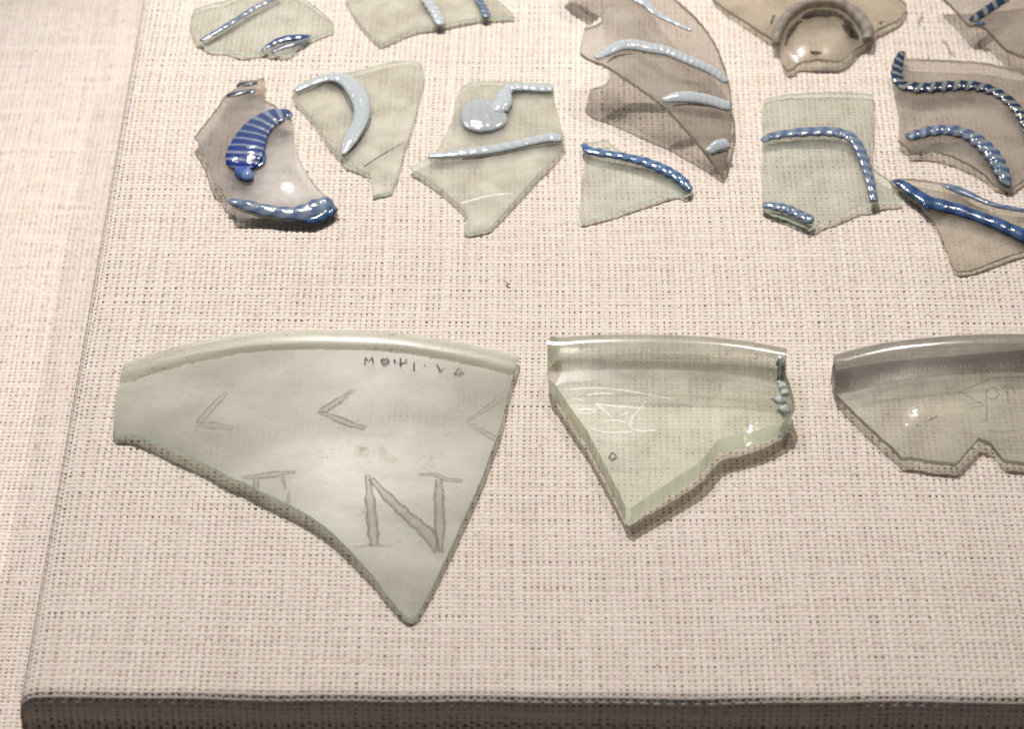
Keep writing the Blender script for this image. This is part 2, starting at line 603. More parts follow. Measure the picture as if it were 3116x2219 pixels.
def curve_pts(p, step, closed=True, corner=38):
    """Catmull-Rom through soft points, straight at corners; p in photo pixels"""
    n = len(p)
    out = []
    rng = range(n if closed else n - 1)

    def ang(i):
        a, b, c = p[(i - 1) % n], p[i], p[(i + 1) % n]
        u, v = b - a, c - b
        return abs(math.degrees(math.atan2(u[0] * v[1] - u[1] * v[0], u @ v)))
    sharp = [ang(i) > corner if (closed or 0 < i < n - 1) else True for i in range(n)]
    for i in rng:
        a, b = p[i], p[(i + 1) % n]
        t0 = (b - p[(i - 1) % n]) / 2 if not sharp[i] else (b - a)
        t1 = (p[(i + 2) % n] - a) / 2 if not sharp[(i + 1) % n] else (b - a)
        ln = np.linalg.norm(b - a)
        for t0_ in (t0, t1):
            l = np.linalg.norm(t0_)
            if l > ln * 1.3:
                t0_ *= ln * 1.3 / l
        m = max(1, int(ln / step))
        for k in range(m):
            t = k / m
            out.append((2 * t**3 - 3 * t**2 + 1) * a + (t**3 - 2 * t**2 + t) * t0 + (-2 * t**3 + 3 * t**2) * b + (t**3 - t**2) * t1)
    if not closed:
        out.append(p[-1])
    return np.array(out)


class Shard:
    def __init__(s, name, label, zm, outline, mat, emat, thick=0.0018, grad=(0, 0), R=(0.08, 0.08), ang=0, spacing=0.0016,
                 rim=None, bevel=None, extra=None, lift=0.0002, jag=0.6, wob=0.0, rim_mat=None, center=None, group=None):
        s.zm = zm
        opx = zm(outline)
        s.c = unproj([opx.mean(0)], 0)[0] if center is None else unproj(zm([center]), 0)[0]
        s.grad, s.R, s.ang = grad, R, math.radians(ang)
        s.rim = s.bevel = None
        s.extra = None
        s.wob = wob
        s.seed = RNG.uniform(0, 50)
        s.z0 = 0.004
        s.thick = thick
        pts = curve_pts(opx, 9)
        pts = pts + RNG.normal(0, jag, pts.shape)
        for it in range(8):
            if rim:
                rp = curve_pts(zm(rim[0]), 12, False)
                # position of the rim line found without the rim bump
                r_, s.rim = s.rim, None
                b_, s.bevel = s.bevel, None
                q = unproj_on(rp, s.f)[:, :2]
                s.rim, s.bevel = (q, rim[1], rim[2]), b_
            if bevel:
                b_, s.bevel = s.bevel, None
                q = unproj_on(curve_pts(zm(bevel[0]), 12, False), s.f)[:, :2]
                s.bevel = (q, bevel[1], bevel[2])
            if extra:
                s.extra = extra(s)
            O = unproj_on(pts, s.edge_f)
            s.z0 += lift + thick - O[:, 2].min()
        O = unproj_on(pts, s.edge_f)
        s.O = O
        out2 = O[:, :2]
        lo, hi = out2.min(0), out2.max(0)
        gx = np.arange(lo[0], hi[0], spacing)
        gy = np.arange(lo[1], hi[1], spacing * 0.866)
        G = np.array([(x + (k % 2) * spacing / 2, y) for k, y in enumerate(gy) for x in gx])
        G = G + RNG.normal(0, spacing * 0.06, G.shape)
        dd = seg_dist(G, np.vstack([out2, out2[:1]]))
        G = G[dd > spacing * 0.5]
        if s.rim is not None:
            q, w, hgt = s.rim
            G = G[seg_dist(G, q) > w * 1.06]
            qd = np.r_[0, np.cumsum(np.linalg.norm(np.diff(q, axis=0), axis=1))]
            sm = np.arange(0, qd[-1], spacing * 1.1)
            qx, qy = np.interp(sm, qd, q[:, 0]), np.interp(sm, qd, q[:, 1])
            ker = np.ones(9) / 9
            qs = np.column_stack([np.convolve(np.pad(qx, 4, 'edge'), ker, 'valid'), np.convolve(np.pad(qy, 4, 'edge'), ker, 'valid')])
            tg = np.gradient(qs, axis=0)
            tg /= np.maximum(1e-9, np.linalg.norm(tg, axis=1))[:, None]
            nr = np.column_stack([tg[:, 1], -tg[:, 0]])
            ring = []
            for fr_ in (0.04, 0.12, 0.23, 0.36, 0.5, 0.64, 0.77, 0.88, 0.96, 1.03):
                ring.append(np.column_stack([qx, qy]) + nr * w * fr_)
            ring = np.vstack(ring)
            poly = out2
            x0, y0, x1, y1 = poly[:, 0], poly[:, 1], np.roll(poly[:, 0], -1), np.roll(poly[:, 1], -1)
            ins = np.array([np.sum(((y0 > py) != (y1 > py)) & (px_ < (x1 - x0) * (py - y0) / (y1 - y0 + 1e-15) + x0)) % 2 == 1 for px_, py in ring])
            ring = ring[ins]
            ring = ring[seg_dist(ring, np.vstack([out2, out2[:1]])) > 0.00022]
            G = np.vstack([G, ring])
        n = len(out2)
        allp = [Vector(p) for p in np.vstack([out2, G])]
        edges = [(i, (i + 1) % n) for i in range(n)]
        vs, es, fs, ov, oe, of = delaunay_2d_cdt(allp, edges, [list(range(n))], 1, 1e-7)
        P = np.array([tuple(v) for v in vs])
        F = np.array([f for f in fs if len(f) == 3])
        a, b, c = P[F[:, 0]], P[F[:, 1]], P[F[:, 2]]
        cr = (b[:, 0] - a[:, 0]) * (c[:, 1] - a[:, 1]) - (b[:, 1] - a[:, 1]) * (c[:, 0] - a[:, 0])
        F[cr < 0] = F[cr < 0][:, ::-1]
        used = np.unique(F)
        remap = -np.ones(len(P), int)
        remap[used] = np.arange(len(used))
        P, F = P[used], remap[F]
        Z = s.f(P[:, 0], P[:, 1])
        e = 1e-4
        nx = -(s.f(P[:, 0] + e, P[:, 1]) - s.f(P[:, 0] - e, P[:, 1])) / (2 * e)
        ny = -(s.f(P[:, 0], P[:, 1] + e) - s.f(P[:, 0], P[:, 1] - e)) / (2 * e)
        nn = np.column_stack([nx, ny, np.ones(len(P))])
        nn /= np.linalg.norm(nn, axis=1)[:, None]
        top = np.column_stack([P, Z])
        # underside follows the plain wall (no rim bump, no bevel)
        zb = s.plain(P[:, 0], P[:, 1]) - thick
        bot = np.column_stack([P[:, 0], P[:, 1], zb])
        off = top - bot
        bot = np.where((s.rim is None) & (s.bevel is None), top - nn * thick, bot)
        bot[:len(out2) if len(P) > len(out2) else 0, :2] += RNG.normal(0, min(thick * 0.10, 0.00010), (len(out2), 2))
        bot[:, 2] = np.maximum(bot[:, 2], 0.0001)
        # boundary
        from collections import Counter
        ed = np.vstack([F[:, [0, 1]], F[:, [1, 2]], F[:, [2, 0]]])
        cnt = Counter(tuple(sorted(x)) for x in ed.tolist())
        bd = [tuple(x) for x in ed.tolist() if cnt[tuple(sorted(x))] == 1]
        nv = len(P)
        s.root = link(name, None)
        s.root.location = (s.c[0], s.c[1], 0)
        s.root['label'] = label
        s.root['category'] = 'glass shard'
        s.root['group'] = group or 'ancient glass shards on the linen board'
        origin = np.array([s.c[0], s.c[1], 0.0])
        V = np.vstack([top, bot]) - origin
        cen = P[F].mean(1)
        isr = np.zeros(len(F), bool)
        if s.rim is not None:
            isr = seg_dist(cen, s.rim[0]) < s.rim[1]
        isb = np.zeros(len(F), bool)
        if s.bevel is not None:
            isb = seg_dist(cen, s.bevel[0]) < s.bevel[1]

        rimd = seg_dist(P, s.rim[0]) if s.rim is not None else None

        def build(nm, mask, m0, m1, wall_sel):
            f, mi, sm = [], [], []
            for k in np.where(mask)[0]:
                t = F[k]
                f.append(tuple(t)); mi.append(1 if isb[k] else 0); sm.append(True)
                f.append((t[2] + nv, t[1] + nv, t[0] + nv)); mi.append(0); sm.append(True)
            vis = set(F[mask].ravel().tolist())
            for (i, j) in bd:
                if i in vis and j in vis and wall_sel(i, j):
                    lip = s.rim is not None and rimd[i] < 0.0006 and rimd[j] < 0.0006
                    f.append((j, i, i + nv, j + nv)); mi.append(0 if lip else 1); sm.append(lip)
            us = sorted({q for t in f for q in t})
            mp = {q: k for k, q in enumerate(us)}
            me = bpy.data.meshes.new(nm)
            me.from_pydata([tuple(V[q]) for q in us], [], [tuple(mp[q] for q in t) for t in f])
            me.materials.append(m0)
            me.materials.append(m1)
            me.polygons.foreach_set('material_index', mi)
            me.polygons.foreach_set('use_smooth', sm)
            shp = me.attributes.new('sharp_edge', 'BOOLEAN', 'EDGE')
            be = {tuple(sorted((mp[i] + o, mp[j] + o))) for (i, j) in () for o in (0,)}
            bset = set()
            for (i, j) in bd:
                if i in mp and j in mp:
                    bset.add(tuple(sorted((mp[i], mp[j]))))
                    if i + nv in mp and j + nv in mp:
                        bset.add(tuple(sorted((mp[i + nv], mp[j + nv]))))
            arr = [tuple(sorted(e_.vertices)) in bset for e_ in me.edges]
            shp.data.foreach_set('value', arr)
            me.update()
            return link(nm, me, s.root)

        edge_rim = {}
        if s.rim is not None:
            fr = {}
            for k in range(len(F)):
                for q in range(3):
                    fr[(F[k][q], F[k][(q + 1) % 3])] = isr[k]
            build('rim', isr, rim_mat or mat, emat, lambda i, j: fr[(i, j)])
            s.body = build('glass_wall', ~isr, mat, emat, lambda i, j: not fr[(i, j)])
        else:
            s.body = build('glass_wall', ~isr, mat, emat, lambda i, j: True)

    def plain(s, x, y):
        dx, dy = x - s.c[0], y - s.c[1]
        ca, sa = math.cos(s.ang), math.sin(s.ang)
        u, v = ca * dx + sa * dy, -sa * dx + ca * dy
        z = s.z0 + s.grad[0] * dx + s.grad[1] * dy - u * u / (2 * s.R[0]) - v * v / (2 * s.R[1])
        if s.wob:
            z = z + s.wob * np.sin(x * 150 + s.seed) * np.cos(y * 130 + s.seed * 2)
        return z

    def edge_f(s, x, y):
        return s.plain(x, y) if s.rim is not None else s.f(x, y)

    def f(s, x, y):
        z = s.plain(x, y)
        P = np.column_stack([x, y])
        if s.rim is not None:
            d = seg_dist(P, s.rim[0])
            w = s.rim[1]
            t = (d - w * 0.5) / (w * 0.5)
            z = z + s.rim[2] * np.sqrt(np.maximum(0, 1 - t * t))
        if s.bevel is not None:
            d = seg_dist(P, s.bevel[0])
            z = z - s.bevel[2] * np.clip(1 - d / s.bevel[1], 0, 1)
        if s.extra is not None:
            z = z + s.extra(P)
        return z

    def normal(s, P):
        e = 1e-4
        nx = -(s.f(P[:, 0] + e, P[:, 1]) - s.f(P[:, 0] - e, P[:, 1])) / (2 * e)
        ny = -(s.f(P[:, 0], P[:, 1] + e) - s.f(P[:, 0], P[:, 1] - e)) / (2 * e)
        n = np.column_stack([nx, ny, np.ones(len(P))])
        return n / np.linalg.norm(n, axis=1)[:, None]

    def path(s, pts, closed=False, step=4, lift=0.0):
        """points (x, y, radius) in detail coordinates -> surface positions, radii in metres"""
        a = np.array(pts, float)
        px = s.zm(a)
        rad = a[:, 2] / s.zm.k if a.shape[1] > 2 else np.zeros(len(a))
        d = np.r_[0, np.cumsum(np.linalg.norm(np.diff(px, axis=0), axis=1))]
        cp = curve_pts(px, step, False, corner=75)
        dc = np.r_[0, np.cumsum(np.linalg.norm(np.diff(cp, axis=0), axis=1))]
        dc = dc / dc[-1] * d[-1]
        rr = np.interp(dc, d, rad)
        P = unproj_on(cp, lambda x, y: s.f(x, y) + lift)
        return P, rr * px_size(P)

    def trail(s, pts, mat, name='glass_thread', flat=0.25, pitch=None, rib=0.10, twist=1.0, sides=14, label=None, seg=None, sink=0.32, step=3):
        """thread of glass laid on the surface: swept oval, ribbed by its twist"""
        P, r = s.path(pts, step=step, lift=0.0004)
        r = np.maximum(r, 0.00012)
        Nn = s.normal(P)
        Tn = np.gradient(P, axis=0)
        Tn /= np.linalg.norm(Tn, axis=1)[:, None]
        B = np.cross(Tn, Nn)
        B /= np.linalg.norm(B, axis=1)[:, None]
        r = r / np.sqrt(B[:, 0] ** 2 + B[:, 1] ** 2 * (0.44 + (0.75 * flat) ** 2))
        d = np.r_[0, np.cumsum(np.linalg.norm(np.diff(P, axis=0), axis=1))]
        pitch = pitch or 2.2 * float(np.mean(r))
        turns = d / pitch
        n = len(P)
        fade = np.clip(np.minimum(d, d[-1] - d) / (0.35 * np.maximum(r, 1e-5)), 0, 1)
        fade = np.sqrt(1 - (1 - fade) ** 2) * 0.85 + 0.15
        noise = 1 + min(0.07, 1.2 * rib) * smooth_noise(n, 10, 1)[0]
        A = np.linspace(0, 2 * math.pi, sides, endpoint=False)
        ringA = A[None].repeat(n, 0)
        mod = 1 + rib * np.sin(2 * math.pi * (turns[:, None] + twist * ringA / (2 * math.pi)))
        rw = (r * fade * noise)[:, None] * mod
        V = P[:, None] + B[:, None] * (np.cos(ringA) * rw)[..., None] + Nn[:, None] * (np.sin(ringA) * rw * flat + (r * fade * flat * (0.55 - sink))[:, None])[..., None]
        origin = np.array([s.c[0], s.c[1], 0.0])
        V = (V - origin).reshape(-1, 3)
        faces, uvs = [], []
        for i in range(n - 1):
            for k in range(sides):
                k2 = (k + 1) % sides
                faces.append((i * sides + k, i * sides + k2, (i + 1) * sides + k2, (i + 1) * sides + k))
                ka, kb = k / sides, (k + 1) / sides
                uvs += [(turns[i], ka), (turns[i], kb), (turns[i + 1], kb), (turns[i + 1], ka)]
        faces.append(tuple(range(sides))[::-1]); uvs += [(turns[0], 0.25)] * sides
        faces.append(tuple((n - 1) * sides + k for k in range(sides))); uvs += [(turns[-1], 0.25)] * sides
        me = bpy.data.meshes.new(name)
        me.from_pydata([tuple(v) for v in V], [], faces)
        uvl = me.uv_layers.new(name='turns')
        uvl.data.foreach_set('uv', np.array(uvs, np.float32).ravel())
        me.polygons.foreach_set('use_smooth', [True] * len(faces))
        me.materials.append(mat)
        o = link(name, me, s.root)
        if label:
            o['label'] = label
        return o

    def strokes(s, lines, mat, name, label=None, lift=0.00012):
        if name in ('painted_shade_line', 'black_dirt', 'tan_stain') and len(lines) > 1:
            for l_ in lines:
                s.strokes([l_], mat, name, label, lift)
            return
        """flat marks on the surface; lines = list of point lists (x, y, halfwidth)"""
        V, Fq, uv = [], [], []
        origin = np.array([s.c[0], s.c[1], 0.0])
        for ln in lines:
            P, r = s.path(ln, step=5, lift=lift)
            n = len(P)
            lift += 0.00002
            Nn = s.normal(P)
            Tn = np.gradient(P, axis=0)
            Tn /= np.maximum(1e-9, np.linalg.norm(Tn, axis=1))[:, None]
            B = np.cross(Tn, Nn)
            B /= np.maximum(1e-9, np.linalg.norm(B, axis=1))[:, None]
            r = r / np.sqrt(B[:, 0] ** 2 + B[:, 1] ** 2 * 0.44)
            r = r * (1 + 0.22 * smooth_noise(n, 4, 1)[0])
            base = len(V)
            for i in range(n):
                for q in (-1, 0, 1):
                    V.append(tuple(P[i] + B[i] * r[i] * q - origin))
            for i in range(n - 1):
                for q in range(2):
                    a = base + i * 3 + q
                    Fq.append((a, a + 1, a + 4, a + 3))
                    uv += [(0, q / 2), (0, q / 2 + .5), (0, q / 2 + .5), (0, q / 2)]
        me = bpy.data.meshes.new(name)
        me.from_pydata(V, [], Fq)
        l = me.uv_layers.new(name='turns')
        l.data.foreach_set('uv', np.array(uv, np.float32).ravel())
        me.materials.append(mat)
        o = link(name, me, s.root)
        if label:
            o['label'] = label
        return o


# glass families
G_clear = glass_mat('clear_greenish_glass', (0.915, 0.922, 0.90), 1.0, 0.0, 0.17, (0.66, 0.70, 0.675), rough=0.012, gloss=0.5, mottle=0.25)
G_hazy = glass_mat('hazy_greenish_glass', (0.875, 0.875, 0.845), 1.0, 0.0, 0.35, (0.72, 0.74, 0.705), rough=0.03, gloss=0.0, film=0.005, mottle=0.22)
G_grey = glass_mat('grey_brown_glass', (0.86, 0.84, 0.815), 1.0, 0.0, 0.32, (0.62, 0.61, 0.59), rough=0.03, gloss=0.0, film=0.006, mottle=0.22)
G_greyshine = glass_mat('glossy_grey_glass', (0.85, 0.835, 0.815), 1.0, 0.0, 0.40, (0.60, 0.595, 0.59), rough=0.012, gloss=0.5, film=0.0045, film_rough=0.34, mottle=0.25)
G_bowl = glass_mat('weathered_bowl_glass', (0.86, 0.86, 0.825), 1.0, 0.0, 0.50, (0.54, 0.555, 0.515), rough=0.10, wave=0.10, speck=0.55, gloss=0.0, streak=(45.0, 70.0, 70.0), film=0.0085, film_rough=0.36, mottle=0.48)
G_bowlrim = glass_mat('weathered_bowl_rim_glass', (0.88, 0.88, 0.845), 1.0, 0.0, 0.50, (0.63, 0.65, 0.61), rough=0.08, wave=0.12, speck=0.9, gloss=0.06, streak=(40.0, 320.0, 320.0), film=0.005, film_rough=0.30, mottle=0.30)
G_thick = glass_mat('thick_pale_glass', (0.92, 0.928, 0.895), 1.0, 0.0, 0.20, (0.70, 0.725, 0.665), rough=0.012, wave=0.15, gloss=0.6, film=0.008, mottle=0.25)
G_thickrim = glass_mat('thick_pale_rim_glass', (0.81, 0.815, 0.775), 0.80, 0.20, 0.24, (0.54, 0.555, 0.505), rough=0.02, blur=0.10, wave=0.05, ior=1.40, gloss=1.8, film=0.030, film_rough=0.17)
G_smoke = glass_mat('smoky_thick_glass', (0.885, 0.885, 0.855), 1.0, 0.0, 0.27, (0.66, 0.67, 0.62), rough=0.012, wave=0.12, gloss=0.5, film=0.008, mottle=0.25)
G_smokerim = glass_mat('smoky_rim_glass', (0.72, 0.72, 0.70), 0.80, 0.20, 0.22, (0.42, 0.425, 0.41), rough=0.02, blur=0.10, wave=0.05, ior=1.40, gloss=1.8, film=0.028, film_rough=0.17)
E_green = edge_mat('green_fracture', (0.36, 0.43, 0.375), 0.86)
E_dark = edge_mat('dark_fracture', (0.17, 0.175, 0.15), 0.78)
E_pale = edge_mat('pale_green_fracture', (0.50, 0.575, 0.475), 0.62)
T_blue = trail_mat('blue_glass_thread', (0.022, 0.047, 0.115), (0.040, 0.080, 0.170), 1.0, 0.5, 0.90)
T_twist = trail_mat('blue_clear_twisted_thread', (0.058, 0.090, 0.165), (0.165, 0.195, 0.225), -1.6, 0.56, 0.84, sharp=0.3)
T_dark = trail_mat('dark_blue_twisted_thread', (0.016, 0.028, 0.060), (0.150, 0.158, 0.148), -1.6, 0.66, 0.90)
T_band = trail_mat('banded_blue_thread', (0.012, 0.027, 0.150), (0.15, 0.175, 0.225), -0.7, 0.80, 0.94, sharp=0.24, grad=(0.045, 0.065, 0.115))
T_greyblue = trail_mat('grey_blue_thread', (0.072, 0.108, 0.180), (0.145, 0.180, 0.230), -1.6, 0.5, 0.86, sharp=0.4)
T_white = trail_mat('white_glass_thread', (0.335, 0.372, 0.395), (0.378, 0.413, 0.436), 1.0, 0.5, 0.78, rough=0.12)
T_whiteplain = trail_mat('white_glass_blob', (0.375, 0.405, 0.42), (0.40, 0.43, 0.445), 1.0, 0.5, 0.60, rough=0.14)
K_shade_dirt = mark_mat('shade_line_and_dirt', (0.014, 0.011, 0.011), 1.0, 0.95, 0.45, 1500.0)  # black for shadow lines painted beside threads, and for dirt on the base shard
K_engr = mark_mat('engraved_stroke', (0.16, 0.115, 0.105), 0.22, 0.80, 0.68, 1800.0)
K_engr2 = mark_mat('faint_engraved_stroke', (0.20, 0.15, 0.135), 0.14, 0.66, 0.65, 1800.0)
K_ink = mark_mat('faded_ink', (0.035, 0.03, 0.045), 0.85, 0.75, 0.8, 1500.0)
K_scr = mark_mat('pale_scratch', (0.70, 0.74, 0.73), 0.65, 0.45, 0.5, 1200.0)
K_line = mark_mat('thin_dark_line', (0.10, 0.085, 0.09), 0.75, 0.6, 0.5, 1500.0)

# ---- A : top left shard with two blue threads
zA = Zm(560, 0, 4.512)
A = Shard('glass_shard', 'pale clear shard with two blue diagonal threads at the top left of the board', zA,
          [(85, 330), (90, 240), (150, 120), (330, 55), (560, 5), (720, -60), (1000, -120), (1480, -90), (1690, 10), (1850, 120), (1960, 220), (2040, 310),
           (2060, 390), (1980, 430), (1790, 500), (1640, 580), (1500, 700), (1430, 740), (1240, 735), (1080, 705), (930, 725), (800, 745), (690, 715),
           (560, 680), (430, 685), (300, 640), (240, 600), (160, 560), (110, 450)],
          G_clear, E_green, 0.0009, (0.0, 0.003), (0.7, 1.0))
A.trail([(225, 560, 30), (400, 460, 36), (550, 370, 38), (680, 285, 38), (830, 190, 38), (950, 115, 38), (1080, 50, 38), (1200, -10, 38), (1330, -75, 36)], T_twist, pitch=0.0032, label='grey-blue twisted thread running up to the right')
A.trail([(1060, 695, 12), (1160, 630, 38), (1290, 560, 50), (1450, 525, 55), (1600, 505, 45), (1740, 485, 14)], T_blue, pitch=0.004, rib=0.05)
A.trail([(1200, 715, 14), (1360, 645, 20), (1520, 600, 22), (1640, 560, 18), (1730, 495, 10)], T_greyblue, rib=0.04)

# ---- B : second shard of the top row
zB = Zm(1020, 0, 3.777)
B = Shard('glass_shard', 'hazy shard with one white and one blue thread side by side at the top', zB,
          [(110, -30), (160, 70), (240, 200), (330, 310), (430, 420), (510, 490), (545, 490), (700, 412), (850, 345), (1000, 305), (1150, 285), (1290, 260), (1450, 225),
           (1640, 197), (1800, 190), (2060, 187), (1990, 105), (1880, 0), (1800, -100), (1200, -170), (300, -160)],
          G_hazy, E_green, 0.0009, (0.003, -0.003), (0.8, 0.8))
B.trail([(1010, -60, 62), (1090, 45, 64), (1150, 140, 66), (1190, 220, 66), (1215, 292, 58)], T_white, pitch=0.0034, rib=0.13, twist=0.3)
B.trail([(1610, -70, 42), (1680, 50, 46), (1720, 130, 48), (1745, 205, 46)], T_twist, pitch=0.0026, rib=0.14, twist=0.4)

# ---- C : large leaning shard
zC = Zm(1660, 0, 2.9)
C = Shard('glass_shard', 'big smoky leaning shard with three white threads and a dark shadow below its raised tip', zC,
          [(440, -330), (478, -150), (500, 20), (512, 120), (490, 185), (430, 220), (340, 243), (328, 330), (300, 440), (340, 490), (420, 530), (530, 572), (700, 680), (830, 770), (960, 862),
           (1050, 935), (1150, 1035), (1260, 1160), (1350, 1260), (1430, 1360), (1500, 1460), (1568, 1560), (1600, 1430), (1625, 1250), (1645, 1050), (1640, 850),
           (1610, 680), (1570, 550), (1500, 380), (1420, 260), (1320, 140), (1210, 40), (1120, -40), (1000, -180), (820, -420), (600, -560), (120, -540), (150, -420), (240, -310), (340, -262)],  # unseen wing above the frame, shaped to cast the shadow at upper left
          G_grey, E_dark, 0.0014, (-0.085, 0.015), (0.18, 0.45), ang=-25, spacing=0.0018)
C.trail([(440, 515, 26), (560, 450, 48), (680, 400, 54), (800, 400, 54), (920, 425, 50), (1080, 455, 48), (1220, 515, 46), (1350, 570, 46), (1450, 615, 46), (1560, 690, 44), (1605, 730, 30)], T_white, rib=0.03, pitch=0.0022, flat=0.25)
C.trail([(160, -400, 60), (280, -350, 70), (400, -320, 50)], T_white, rib=0.05, pitch=0.004, flat=0.4)  # unseen thread added out of frame to darken the wing's cast shadow
C.trail([(1030, 885, 22), (1160, 862, 48), (1300, 862, 50), (1450, 890, 48), (1560, 925, 48), (1635, 945, 42)], T_white, rib=0.02, pitch=0.0022, flat=0.25)
C.trail([(1425, 1345, 24), (1520, 1288, 48), (1620, 1265, 40)], T_white, rib=0.02, pitch=0.0022, flat=0.25)
C.trail([(740, -40, 30), (880, 30, 42), (980, 115, 34), (1120, 190, 24), (1300, 270, 18)], T_white, rib=0.03, flat=0.25, label='faint white thread sinking into the glass')
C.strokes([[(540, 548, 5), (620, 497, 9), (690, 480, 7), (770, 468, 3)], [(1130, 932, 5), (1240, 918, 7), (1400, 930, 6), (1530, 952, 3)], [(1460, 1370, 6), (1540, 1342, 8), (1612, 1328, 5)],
           [(850, 455, 20), (890, 440, 20)]], K_shade_dirt, 'painted_shade_line')  # shadow under the white threads, painted on the glass as dark strips

# ---- D : base fragment with foot ring
zD = Zm(2120, 0, 3.354)


def dome(s):
    c0 = unproj(zD([(1270, 400)]), 0.004)[0][:2]
    r0 = 400 / 3.354 * 1.12e-4

    def fn(P):
        d = np.linalg.norm((P - c0) * np.array([1.0, 0.85]), axis=1) / r0
        return 0.0022 * np.clip(1 - d * d, 0, 1)
    return fn


D = Shard('base_shard', 'beige vessel base fragment with a round foot ring and black dirt in its crease', zD,
          [(150, -30), (280, 70), (420, 160), (560, 250), (680, 330), (780, 390), (830, 450), (850, 560), (880, 650), (930, 710), (990, 680), (1030, 640), (1090, 620), (1200, 602),
           (1330, 605), (1470, 610), (1560, 550), (1620, 490), (1700, 440), (1780, 370), (1850, 290), (1950, 240), (2060, 190), (2110, 130), (2150, 45), (2080, -25), (1990, -150), (250, -150)],
          glass_mat('beige_base_glass', (0.90, 0.88, 0.84), 1.0, 0.0, 0.40, (0.72, 0.70, 0.655), rough=0.015, gloss=0.5, film=0.003, film_rough=0.25, wave=0.35), E_dark, 0.0014, (0.0, 0.0), (0.8, 0.9), extra=dome)
T_ring = trail_mat('clear_foot_ring_glass', (0.44, 0.415, 0.375), (0.54, 0.515, 0.47), 1.0, 0.5, 0.28, rough=0.06)
D.trail([(800, 470, 40), (830, 330, 52), (900, 205, 58), (1010, 105, 60), (1130, 52, 58), (1300, 32, 58), (1470, 55, 60), (1600, 130, 66), (1690, 230, 72), (1745, 330, 70), (1735, 430, 44)], T_ring, name='foot_ring', rib=0.05, pitch=0.006, flat=0.9)
D.strokes([[(905, 470, 10), (930, 380, 18), (985, 285, 34), (1055, 205, 30)], [(1080, 190, 34), (1140, 150, 40), (1220, 128, 40), (1330, 125, 46), (1430, 145, 42), (1500, 185, 34)],
           [(1510, 190, 40), (1560, 250, 46), (1605, 330, 48), (1628, 400, 30)], [(1500, 240, 40), (1560, 320, 54), (1590, 390, 30)], [(1100, 185, 34), (1200, 160, 26), (1360, 165, 26)],
           [(1160, 530, 16), (1220, 540, 24), (1275, 535, 10)], [(790, 150, 16), (760, 240, 12)], [(1860, 240, 20), (1900, 215, 12)]], K_shade_dirt, 'black_dirt', lift=0.0012)

# ---- E : top right corner shard
zE = Zm(2760, 0, 6.247)
E = Shard('glass_shard', 'grey shard in the top right corner with one dark blue thread at its point', zE,
          [(700, -40), (880, 130), (1000, 260), (1100, 380), (1190, 470), (1330, 445), (1480, 500), (1560, 580), (1680, 700), (1780, 810), (1880, 910), (2050, 990), (2224, 1060), (2500, 1180), (2600, -150), (600, -150)],
          G_grey, E_dark, 0.0014, (-0.06, -0.02), (0.35, 0.4), lift=0.0022)
E.trail([(1215, 400, 70), (1400, 270, 92), (1550, 170, 92), (1700, 70, 92), (1900, -70, 92)], T_dark, pitch=0.006, rib=0.08)
E.trail([(1320, 440, 30), (1420, 440, 45), (1500, 460, 20)], T_blue, rib=0.02, name='thread_stub')

# ---- F : shard with banded blue snake
zF = Zm(560, 220, 3.248)
F = Shard('glass_shard', 'convex grey shard with a fat banded blue snake-like thread curling down its middle', zF,
          [(100, 640), (220, 480), (330, 340), (400, 230), (450, 195), (520, 150), (530, 105), (560, 82), (700, 72), (790, 50), (802, 110), (795, 210), (780, 268), (880, 312), (930, 350), (990, 420),
           (1070, 460), (1080, 520), (1085, 620), (1110, 760), (1160, 890), (1220, 1000), (1300, 1110), (1385, 1200), (1450, 1260), (1520, 1340), (1510, 1385), (1440, 1430), (1290, 1500), (1180, 1495),
           (1000, 1465), (800, 1440), (520, 1440), (490, 1380), (460, 1300), (400, 1230), (370, 1150), (300, 1090), (260, 980), (220, 850), (170, 740)],
          G_greyshine, E_dark, 0.0011, (0.0, 0.0), (0.24, 0.30), spacing=0.0014, center=(800, 760))
F.trail([(1062, 445, 26), (1010, 420, 62), (950, 425, 88), (860, 455, 112), (770, 515, 132), (695, 595, 150), (650, 680, 170), (615, 770, 185), (595, 850, 190), (575, 920, 165), (555, 975, 80)], T_band, pitch=0.0037, rib=0.02, twist=0.7, flat=0.18, sides=22, label='fat blue thread banded with pale ribs')
F.trail([(785, 770, 14), (790, 840, 22), (765, 900, 30), (715, 930, 26), (640, 935, 34), (560, 940, 24)], T_blue, rib=0.03, name='thread_curl')
F.trail([(545, 935, 55), (590, 985, 84), (635, 1015, 88), (690, 1010, 62)], trail_mat('thin_blue_smear', (0.05, 0.09, 0.27), (0.12, 0.17, 0.32), 1.0, 0.5, 0.85), rib=0.02, flat=0.35, name='thread_tail')
F.trail([(440, 1270, 26), (580, 1305, 50), (740, 1350, 56), (900, 1380, 54), (1080, 1400, 60), (1220, 1380, 82), (1330, 1340, 94), (1420, 1300, 84), (1478, 1285, 44)], T_greyblue, pitch=0.0060, rib=0.04, twist=4.0, flat=0.24, sides=24)
F.trail([(1150, 1462, 14), (1290, 1455, 42), (1410, 1395, 55), (1510, 1345, 26)], T_blue, rib=0.03, flat=0.3, sides=18)
F.trail([(520, 140, 20), (580, 118, 26), (660, 112, 26), (725, 92, 20)], T_dark, rib=0.02, pitch=0.012)
F.trail([(420, 235, 22), (500, 215, 28), (600, 190, 30), (700, 178, 24)], T_dark, rib=0.02, pitch=0.012)
F.strokes([[(745, 70, 28), (755, 130, 42), (755, 215, 42)]], mark_mat('tan_dirt', (0.36, 0.26, 0.18), 0.45, 0.3, 0.7), 'tan_dirt')

